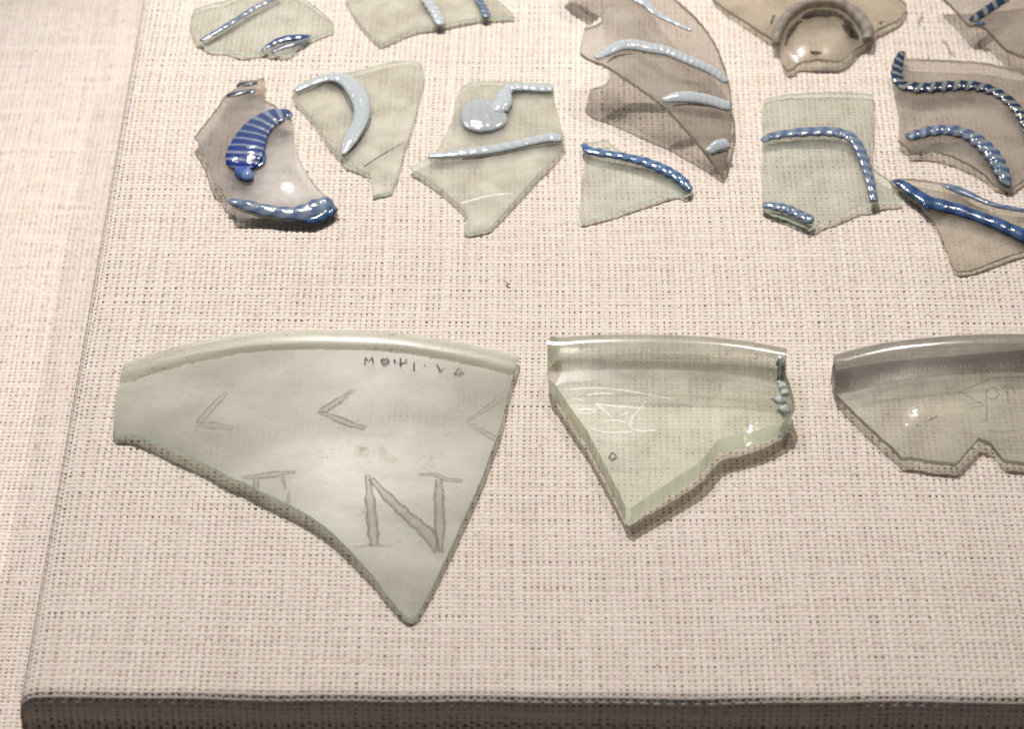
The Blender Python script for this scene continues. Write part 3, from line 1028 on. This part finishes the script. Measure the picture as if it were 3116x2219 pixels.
# ---- G : shard with curved white thread
zG = Zm(860, 160, 3.248)
G = Shard('glass_shard', 'greenish hazy shard with a hook-shaped white thread on its left half', zG,
          [(95, 385), (130, 330), (260, 260), (430, 210), (620, 195), (800, 155), (1000, 105), (1200, 72), (1300, 78), (1370, 110), (1395, 180), (1395, 260), (1370, 380), (1320, 580), (1270, 760), (1220, 900),
           (1190, 1020), (1140, 1200), (1080, 1360), (980, 1390), (890, 1405), (880, 1300), (868, 1190), (740, 1140), (620, 1085), (560, 1010), (480, 920), (400, 800), (320, 680), (220, 560), (110, 460)],
          G_hazy, E_green, 0.0009, (0.0, 0.0), (0.9, 1.2), ang=15, lift=0.0002)
G.trail([(115, 380, 24), (250, 318, 38), (400, 262, 42), (530, 248, 58), (640, 290, 84), (715, 370, 94), (765, 470, 96), (785, 570, 86), (768, 680, 74), (720, 780, 72), (660, 880, 70), (620, 960, 44), (600, 1010, 20)], T_white, pitch=0.0017, rib=0.030, twist=0.6, flat=0.28, sides=18)
G.strokes([[(150, 412, 5), (300, 362, 6), (430, 300, 7), (540, 332, 5), (600, 405, 5), (650, 500, 4), (700, 590, 4)], [(872, 640, 4), (850, 725, 6), (790, 825, 7), (720, 920, 9), (640, 1000, 5)], [(805, 1125, 6), (930, 1042, 7), (1050, 970, 5), (1200, 885, 3)]], K_shade_dirt, 'painted_shade_line')  # thread's shadow painted as dark strips; the last strip is an incised line

# ---- H : shard with white blob
zH = Zm(1220, 220, 3.123)
H = Shard('glass_shard', 'greenish shard with a round white blob and tail above a straight white thread', zH,
          [(85, 895), (230, 820), (340, 740), (400, 650), (450, 540), (500, 380), (530, 220), (550, 170), (620, 115), (700, 80), (1000, 80), (1200, 95), (1440, 110), (1455, 250), (1490, 400), (1530, 540), (1545, 650),
           (1530, 720), (1440, 830), (1300, 970), (1100, 1190), (960, 1350), (850, 1470), (740, 1505), (630, 1525), (595, 1510), (612, 1440), (640, 1370), (560, 1270), (450, 1160), (330, 1060), (200, 970), (100, 920)],
          G_hazy, E_green, 0.0009, (0.0, 0.0), (1.2, 0.9), lift=0.0002)
H.trail([(560, 400, 40), (580, 400, 95), (620, 402, 140), (680, 405, 172), (770, 408, 190), (860, 402, 178), (930, 395, 145), (975, 388, 100), (998, 384, 45)], T_whiteplain, name='glass_blob', pitch=0.0030, rib=0.012, twist=0.0, flat=0.11, sides=28)
H.trail([(880, 395, 70), (930, 350, 96), (965, 300, 92), (975, 245, 80), (990, 195, 64), (1045, 155, 52), (1150, 148, 46), (1300, 158, 44), (1450, 165, 40)], T_white, pitch=0.0028, rib=0.05, twist=0.6, flat=0.36, sides=22)
H.trail([(260, 795, 26), (450, 785, 36), (650, 762, 46), (850, 738, 48), (1050, 700, 48), (1250, 655, 50), (1400, 628, 50), (1535, 630, 46)], T_white, pitch=0.004, rib=0.03, flat=0.28)
H.strokes([[(575, 823, 5), (700, 814, 9), (900, 785, 7), (1050, 755, 6), (1180, 730, 4), (1400, 695, 3), (1530, 676, 3)], [(715, 538, 9), (738, 538, 9)]], K_shade_dirt, 'painted_shade_line')  # shadow below the white thread and blob, painted on as dark marks
H.strokes([[(575, 1242, 7), (740, 1195, 8), (880, 1165, 7), (1060, 1150, 5)]], K_scr, 'incised_line')

# ---- I : small triangular shard
zI = Zm(1720, 400, 5.076)
I = Shard('glass_shard', 'small clear three-cornered shard with one bright blue thread along its upper edge', zI,
          [(255, 180), (290, 145), (380, 160), (540, 132), (660, 130), (700, 200), (790, 260), (860, 310), (1000, 340), (1180, 380), (1300, 420), (1480, 500), (1640, 570), (1800, 680), (1920, 800),
           (1975, 870), (1950, 960), (1850, 985), (1740, 935), (1500, 985), (1200, 1085), (900, 1190), (600, 1300), (400, 1360), (230, 1400), (222, 1340), (240, 900), (270, 600), (300, 400)],
          G_clear, E_green, 0.0009, (0.0, 0.006), (0.5, 0.6), lift=0.0002)
I.trail([(290, 180, 40), (340, 275, 76), (480, 325, 72), (650, 352, 64), (850, 382, 66), (1050, 425, 66), (1250, 480, 82), (1450, 560, 88), (1620, 640, 92), (1780, 745, 86), (1880, 850, 72), (1925, 925, 44)], trail_mat('bright_blue_thread', (0.044, 0.088, 0.180), (0.080, 0.140, 0.240), -1.0, 0.5, 0.88), pitch=0.0042, rib=0.06, flat=0.30)

# ---- J : square shard
zJ = Zm(2280, 240, 3.248)
J = Shard('glass_shard', 'square clear shard with a blue thread bent at a right angle, linen weave showing through', zJ,
          [(130, 270), (150, 205), (210, 180), (400, 145), (700, 128), (1000, 128), (1220, 150), (1225, 400), (1205, 700), (1210, 860), (1300, 940), (1400, 1020), (1500, 1175), (1480, 1185), (1300, 1200),
           (1200, 1238), (1080, 1250), (950, 1310), (820, 1370), (715, 1410), (660, 1455), (590, 1485), (570, 1468), (400, 1390), (250, 1340), (130, 1295), (125, 1000), (130, 600)],
          G_clear, E_green, 0.0009, (0.012, 0.0), (0.5, 0.7))
J.trail([(120, 615, 26), (220, 570, 42), (350, 545, 44), (500, 530, 50), (700, 520, 54), (850, 530, 54), (970, 560, 56), (1050, 625, 60), (1100, 710, 54), (1140, 820, 50), (1180, 950, 46), (1210, 1080, 43), (1235, 1212, 40)], T_greyblue, pitch=0.0046, rib=0.08, twist=1.0)
J.trail([(130, 1245, 32), (250, 1262, 46), (380, 1292, 50), (500, 1345, 54), (590, 1390, 54), (640, 1400, 36)], T_greyblue, pitch=0.0032, rib=0.08)

# ---- K : right shard with two dark twisted threads
zK = Zm(2640, 100, 3.248)
K = Shard('glass_shard', 'grey shard with two dark blue twisted rope threads at the right edge', zK,
          [(380, 250), (600, 255), (900, 270), (1150, 290), (1350, 330), (1546, 380), (1750, 450), (1800, 900), (1740, 1320), (1500, 1480), (1410, 1560), (1250, 1490), (1150, 1390), (1000, 1290), (800, 1200), (600, 1150),
           (420, 1160), (370, 1100), (300, 1050), (310, 900), (290, 700), (260, 560), (245, 450), (245, 330), (270, 250), (310, 190), (350, 180), (385, 200)],
          G_grey, E_dark, 0.0011, (0.0, 0.008), (0.40, 0.6), lift=0.0003)
K.trail([(345, 175, 30), (315, 255, 50), (290, 350, 54), (292, 440, 56), (345, 510, 62), (450, 540, 66), (600, 545, 62), (780, 530, 60), (950, 522, 58), (1100, 535, 60), (1250, 580, 62), (1370, 650, 64), (1470, 745, 66), (1545, 850, 64), (1600, 980, 60), (1640, 1100, 50)], T_dark, pitch=0.0043, rib=0.10, twist=1.0)
K.trail([(380, 1035, 36), (480, 1010, 54), (600, 978, 56), (760, 962, 56), (900, 980, 60), (1020, 1022, 70), (1120, 1092, 78), (1210, 1180, 86), (1280, 1280, 86), (1330, 1380, 78), (1370, 1470, 54), (1400, 1520, 16)], T_twist, pitch=0.0043, rib=0.09, twist=0.8)

# ---- L : branched blue thread shard
zL = Zm(2680, 500, 4.511)
Ls = Shard('glass_shard', 'clear shard crossed by a thick forked royal blue thread, lowest at the right edge', zL,
           [(125, 230), (190, 195), (300, 190), (480, 200), (700, 225), (900, 265), (1070, 310), (1180, 360), (1280, 430), (1400, 480), (1600, 570), (1800, 605), (1967, 620), (2200, 670), (2230, 1060), (1960, 1190),
            (1700, 1270), (1400, 1390), (1180, 1455), (1060, 1470), (1010, 1435), (960, 1340), (920, 1210), (870, 1090), (820, 950), (740, 800), (660, 680), (600, 640), (540, 560), (430, 470), (300, 380), (200, 300)],
           glass_mat('clear_brownish_glass', (0.91, 0.89, 0.85), 1.0, 0.0, 0.28, (0.68, 0.675, 0.645), gloss=0.6, rough=0.02), E_dark, 0.0010, (0.0, 0.010), (0.5, 0.5), lift=0.0003)
Ls.trail([(160, 228, 18), (270, 262, 68), (400, 350, 86), (520, 430, 90), (640, 510, 100), (780, 560, 100), (950, 602, 96), (1150, 660, 92), (1350, 730, 90), (1550, 802, 96), (1750, 890, 104), (1900, 960, 108), (2150, 1070, 106)], T_blue, pitch=0.0070, rib=0.035, flat=0.30, sides=18)
Ls.trail([(560, 470, 40), (610, 560, 44), (650, 630, 20)], T_blue, rib=0.02, name='thread_spur', flat=0.6)
Ls.trail([(820, 272, 12), (950, 310, 52), (1100, 370, 64), (1250, 432, 54), (1400, 500, 44), (1550, 552, 38), (1700, 590, 34), (1850, 612, 32), (2100, 665, 30)], T_greyblue, pitch=0.006, rib=0.05)

# ---- M : inscribed bowl rim
z1, z2, z3 = Zm(320, 980, 3.248), Zm(940, 980, 3.248), Zm(700, 1380, 2.851)
ztop = [tuple(p) for p in z1([(195, 405), (350, 350), (550, 290), (750, 235), (1000, 180), (1300, 125), (1600, 95), (1900, 80), (2144, 75)])] + \
       [tuple(p) for p in z2([(300, 80), (600, 88), (900, 108), (1200, 150), (1500, 205), (1800, 270), (2080, 340)])]
mo = ztop + [tuple(p) for p in z2([(2060, 410), (2020, 530), (1980, 680), (1940, 850), (1890, 1050), (1820, 1230), (1760, 1400)])] + \
     [tuple(p) for p in z3([(2200, 170), (2120, 360), (2030, 560), (1930, 790), (1830, 1000), (1730, 1210), (1612, 1410), (1560, 1432), (1520, 1415), (1400, 1280), (1270, 1100), (1130, 940), (980, 780), (840, 650), (700, 550), (560, 470), (420, 400), (250, 320), (120, 250), (0, 205)])] + \
     [tuple(p) for p in z1([(1000, 1405), (700, 1280), (500, 1190), (380, 1140), (250, 1105), (110, 1105), (85, 1050), (80, 950), (100, 800), (140, 620), (170, 500)])]
ONE = Zm(0, 0, 1.0)
M = Shard('rim_shard', 'largest shard, a hazy bowl rim piece engraved with big letters and three chevrons', ONE, mo, G_bowl, E_green, 0.0013, (0.0, 0.006), (1.4, 2.2),
          spacing=0.0014, rim=(ztop, 0.0090, 0.0009), rim_mat=G_bowlrim, jag=0.4, lift=0.0003)


def on(zm, pts):
    q = zm(pts)
    return [(a, b, p[2] / zm.k) for (a, b), p in zip(q, pts)]


M.strokes([on(z1, [(1200, 690, 24), (1060, 840, 38), (920, 1000, 36)]), on(z1, [(900, 1010, 26), (1080, 1020, 34), (1265, 1055, 22)])], K_engr2, 'engraved_chevron', 'faint outlined chevron')
M.strokes([on(z2, [(440, 670, 16), (290, 780, 42), (160, 860, 40), (85, 905, 12)]), on(z2, [(110, 890, 16), (270, 950, 40), (420, 1010, 34), (565, 1050, 18)])], K_engr, 'engraved_chevron', 'dark chevron at the centre')
M.strokes([on(z2, [(1860, 775, 26), (1720, 880, 30), (1560, 980, 12)]), on(z2, [(1570, 985, 10), (1700, 1070, 30), (1870, 1170, 30)])], K_engr2, 'engraved_chevron', 'faint chevron at the broken right edge')
M.strokes([on(z3, [(110, 212, 12), (230, 200, 22), (350, 185, 30), (460, 172, 22), (570, 162, 10)]), on(z3, [(228, 215, 34), (222, 305, 30)]), on(z3, [(452, 195, 20), (480, 310, 10)]), on(z3, [(510, 330, 8), (502, 430, 22)])], K_engr, 'engraved_letter', 'broken letter like a gamma')
M.strokes([on(z3, [(1195, 185, 24), (1215, 400, 46), (1235, 600, 52), (1250, 800, 52)]), on(z3, [(1220, 215, 26), (1380, 390, 46), (1560, 560, 54), (1720, 700, 64), (1800, 860, 40)]), on(z3, [(1810, 225, 42), (1815, 450, 44), (1820, 680, 46), (1815, 860, 40)]),
           on(z3, [(1640, 185, 12), (1770, 182, 14), (1880, 225, 20), (2020, 238, 16)]), on(z3, [(1075, 812, 5), (1200, 800, 8), (1400, 805, 6)])], K_engr, 'engraved_letter', 'big letter N')
ink = [[(552, 425, 11), (560, 350, 10), (590, 395, 9), (625, 345, 10), (640, 425, 12)], [(720, 360, 10), (718, 395, 16), (750, 420, 24), (785, 400, 18), (780, 365, 12), (730, 375, 18)], [(845, 370, 10), (850, 410, 9)],
       [(905, 355, 9), (905, 450, 11)], [(870, 400, 8), (905, 415, 9), (950, 395, 9)], [(962, 365, 10), (962, 410, 12)], [(1040, 395, 8), (1038, 480, 12)], [(1140, 428, 9), (1152, 428, 9)],
       [(1262, 415, 7), (1300, 490, 12), (1340, 455, 7)], [(1435, 520, 10), (1480, 455, 8), (1530, 510, 12)], [(1440, 515, 12), (1520, 515, 12)]]
M.strokes([on(z2, l) for l in ink], K_ink, 'ink_number', 'faded upside-down inked number under the rim', lift=0.0002)
M.strokes([on(z2, [(480, 1200, 40), (520, 1290, 70), (600, 1260, 50)]), on(z2, [(700, 1200, 30), (760, 1330, 70), (860, 1370, 30)])], mark_mat('tan_stain', (0.40, 0.33, 0.22), 0.20, 0.12, 0.7, 500), 'tan_stain')

# ---- N : middle thick rim shard
zN = Zm(1620, 980, 2.4605)
n_top = [(112, 232), (205, 152), (400, 135), (700, 127), (1000, 130), (1300, 145), (1600, 177), (1890, 230)]
n_out = n_top + [(1897, 300), (1895, 400), (1905, 520), (1950, 620), (1945, 680), (1870, 735), (1740, 795), (1600, 832), (1420, 870), (1360, 920), (1260, 1040), (1100, 1150), (950, 1250), (800, 1350), (735, 1400),
                 (700, 1395), (655, 1290), (600, 1180), (540, 1060), (470, 930), (400, 800), (320, 690), (240, 575), (170, 470), (128, 425), (118, 330)]
Ns = Shard('rim_shard', 'thick pale green rim shard with a glossy rounded lip, middle of the bottom row', zN, n_out, G_thick, E_pale, 0.0060, (0.0, 0.0), (0.5, 0.8), spacing=0.0011,
           rim=(n_top[1:], 0.0128, 0.0052), rim_mat=G_thickrim, jag=0.5)
scr = [[(240, 508, 4), (420, 495, 5), (600, 502, 5), (820, 535, 4), (1050, 578, 3)], [(410, 550, 6), (500, 535, 7), (610, 542, 4)], [(470, 612, 8), (600, 630, 8), (800, 642, 5)], [(475, 612, 8), (540, 665, 7), (595, 715, 5)],
       [(855, 590, 4), (790, 665, 7), (738, 735, 7), (735, 800, 8), (820, 818, 6), (925, 810, 5)], [(345, 662, 7), (410, 652, 8), (475, 668, 7), (420, 690, 5), (350, 680, 4)], [(520, 748, 4), (610, 738, 6), (700, 750, 4)],
       [(440, 800, 4), (560, 828, 6), (740, 826, 4)], [(660, 700, 4), (720, 680, 5)], [(300, 570, 4), (390, 590, 4)]]
Ns.strokes(scr, K_scr, 'scratched_drawing', 'pale scratched lines under the lip')
Ns.strokes([[(590, 985, 9), (575, 1015, 10), (600, 1035, 11), (628, 1015, 10), (612, 985, 9), (590, 985, 9)]], K_ink, 'ink_mark')
chip = trail_mat('chipped_glass', (0.42, 0.45, 0.43), (0.60, 0.63, 0.62), 1.0, 0.5, 0.45, rough=0.05)
for q in ([(1835, 330, 16), (1860, 380, 30), (1868, 430, 22)], [(1850, 440, 22), (1880, 500, 40), (1895, 560, 26)], [(1790, 560, 16), (1850, 590, 34), (1905, 600, 24)], [(1830, 640, 22), (1885, 660, 44), (1935, 660, 26)]):
    Ns.trail(q, chip, name='chip', rib=0.10, pitch=0.0030, twist=0.5, flat=0.5)

# ---- O : right rim shard
zO = Zm(2480, 980, 3.248)
o_top = [(180, 370), (300, 335), (450, 298), (700, 248), (1000, 213), (1300, 188), (1600, 173), (1900, 168), (2150, 173), (2320, 183)]
o_out = o_top + [(2340, 800), (2320, 1400), (2060, 1385), (1870, 1358), (1800, 1280), (1740, 1195), (1620, 1145), (1560, 1210), (1480, 1300), (1400, 1395), (1200, 1375), (980, 1340), (850, 1335), (780, 1250), (640, 1130),
                 (450, 950), (300, 800), (200, 690), (158, 570), (195, 510), (185, 430)]
Os = Shard('rim_shard', 'smoky bowl rim shard with a broad dark lip and fine drawn lines at right', zO, o_out, G_smoke, E_dark, 0.0016, (0.0, 0.010), (0.5, 0.8), spacing=0.0012,
           rim=(o_top, 0.0142, 0.0058), rim_mat=G_smokerim, jag=0.5, lift=0.0006)
Os.strokes([[(2066, 540, 4), (1800, 548, 5), (1640, 605, 5), (1500, 660, 5), (1420, 690, 6), (1490, 715, 5), (1580, 770, 5), (1665, 818, 5)], [(1500, 820, 4), (1560, 800, 4), (1640, 795, 4)], [(1540, 850, 3), (1600, 835, 4), (1680, 830, 4)],
            [(1690, 650, 5), (1695, 780, 6), (1700, 900, 6), (1690, 980, 5)], [(1700, 690, 5), (1730, 650, 6), (1780, 650, 6), (1812, 690, 6), (1800, 745, 5), (1750, 765, 5), (1705, 745, 5)],
            [(1855, 655, 6), (1905, 625, 6), (1955, 655, 6), (1975, 710, 5)], [(1870, 690, 4), (1905, 690, 6), (1908, 790, 5)], [(1690, 1075, 3), (1850, 1085, 4), (2066, 1060, 3)], [(1650, 970, 3), (1800, 955, 3)],
            [(1120, 975, 8), (1170, 950, 9), (1215, 930, 6)], [(1000, 1020, 11), (1020, 1020, 11)]], K_line, 'drawn_lines', 'fine dark lines of a drawing with letters')

# ------------------------------------------------------------------ lint on the cloth
M_lint = flat_mat('brown_lint', (0.34, 0.23, 0.13))


def lint(pts, rad, label, mat=M_lint):
    P = unproj(np.array(pts, float), 0.0004)
    cp = curve_pts(P[:, :2] * 1e4, 4, False, corner=80) / 1e4
    P = np.column_stack([cp, 0.0004 + 0.0003 * np.sin(np.linspace(0, 3, len(cp)))])
    T = np.gradient(P, axis=0)
    T /= np.linalg.norm(T, axis=1)[:, None]
    B = np.cross(T, [0, 0, 1.0])
    A = np.linspace(0, 2 * math.pi, 6, endpoint=False)
    V = P[:, None] + rad * (B[:, None] * np.cos(A)[None, :, None] + np.array([0, 0, 1.0])[None, None] * np.sin(A)[None, :, None])
    n = len(P)
    fs = np.array([(i * 6 + k, i * 6 + (k + 1) % 6, (i + 1) * 6 + (k + 1) % 6, (i + 1) * 6 + k) for i in range(n - 1) for k in range(6)])
    c = P.mean(0)
    o = link('lint_fibre', np_mesh('lint_fibre', V.reshape(-1, 3) - c, fs, [mat]), None, c)
    o['label'] = label
    o['category'] = 'lint'
    o['group'] = 'stray lint fibres on the linen'


lint([(2806, 43), (2797, 57), (2794, 66), (2801, 70)], 0.00022, 'short brown bent fibre between the vessel base and the top right corner shard')
lint([(2868, 118), (2884, 138), (2893, 158), (2905, 164)], 0.00018, 'thin tan curved fibre on the linen above the shard with rope threads')
lint([(1541, 858), (1545, 864), (1549, 866)], 0.00030, 'tiny orange speck of fibre on bare linen in the middle of the board', flat_mat('orange_lint', (0.50, 0.20, 0.08)))
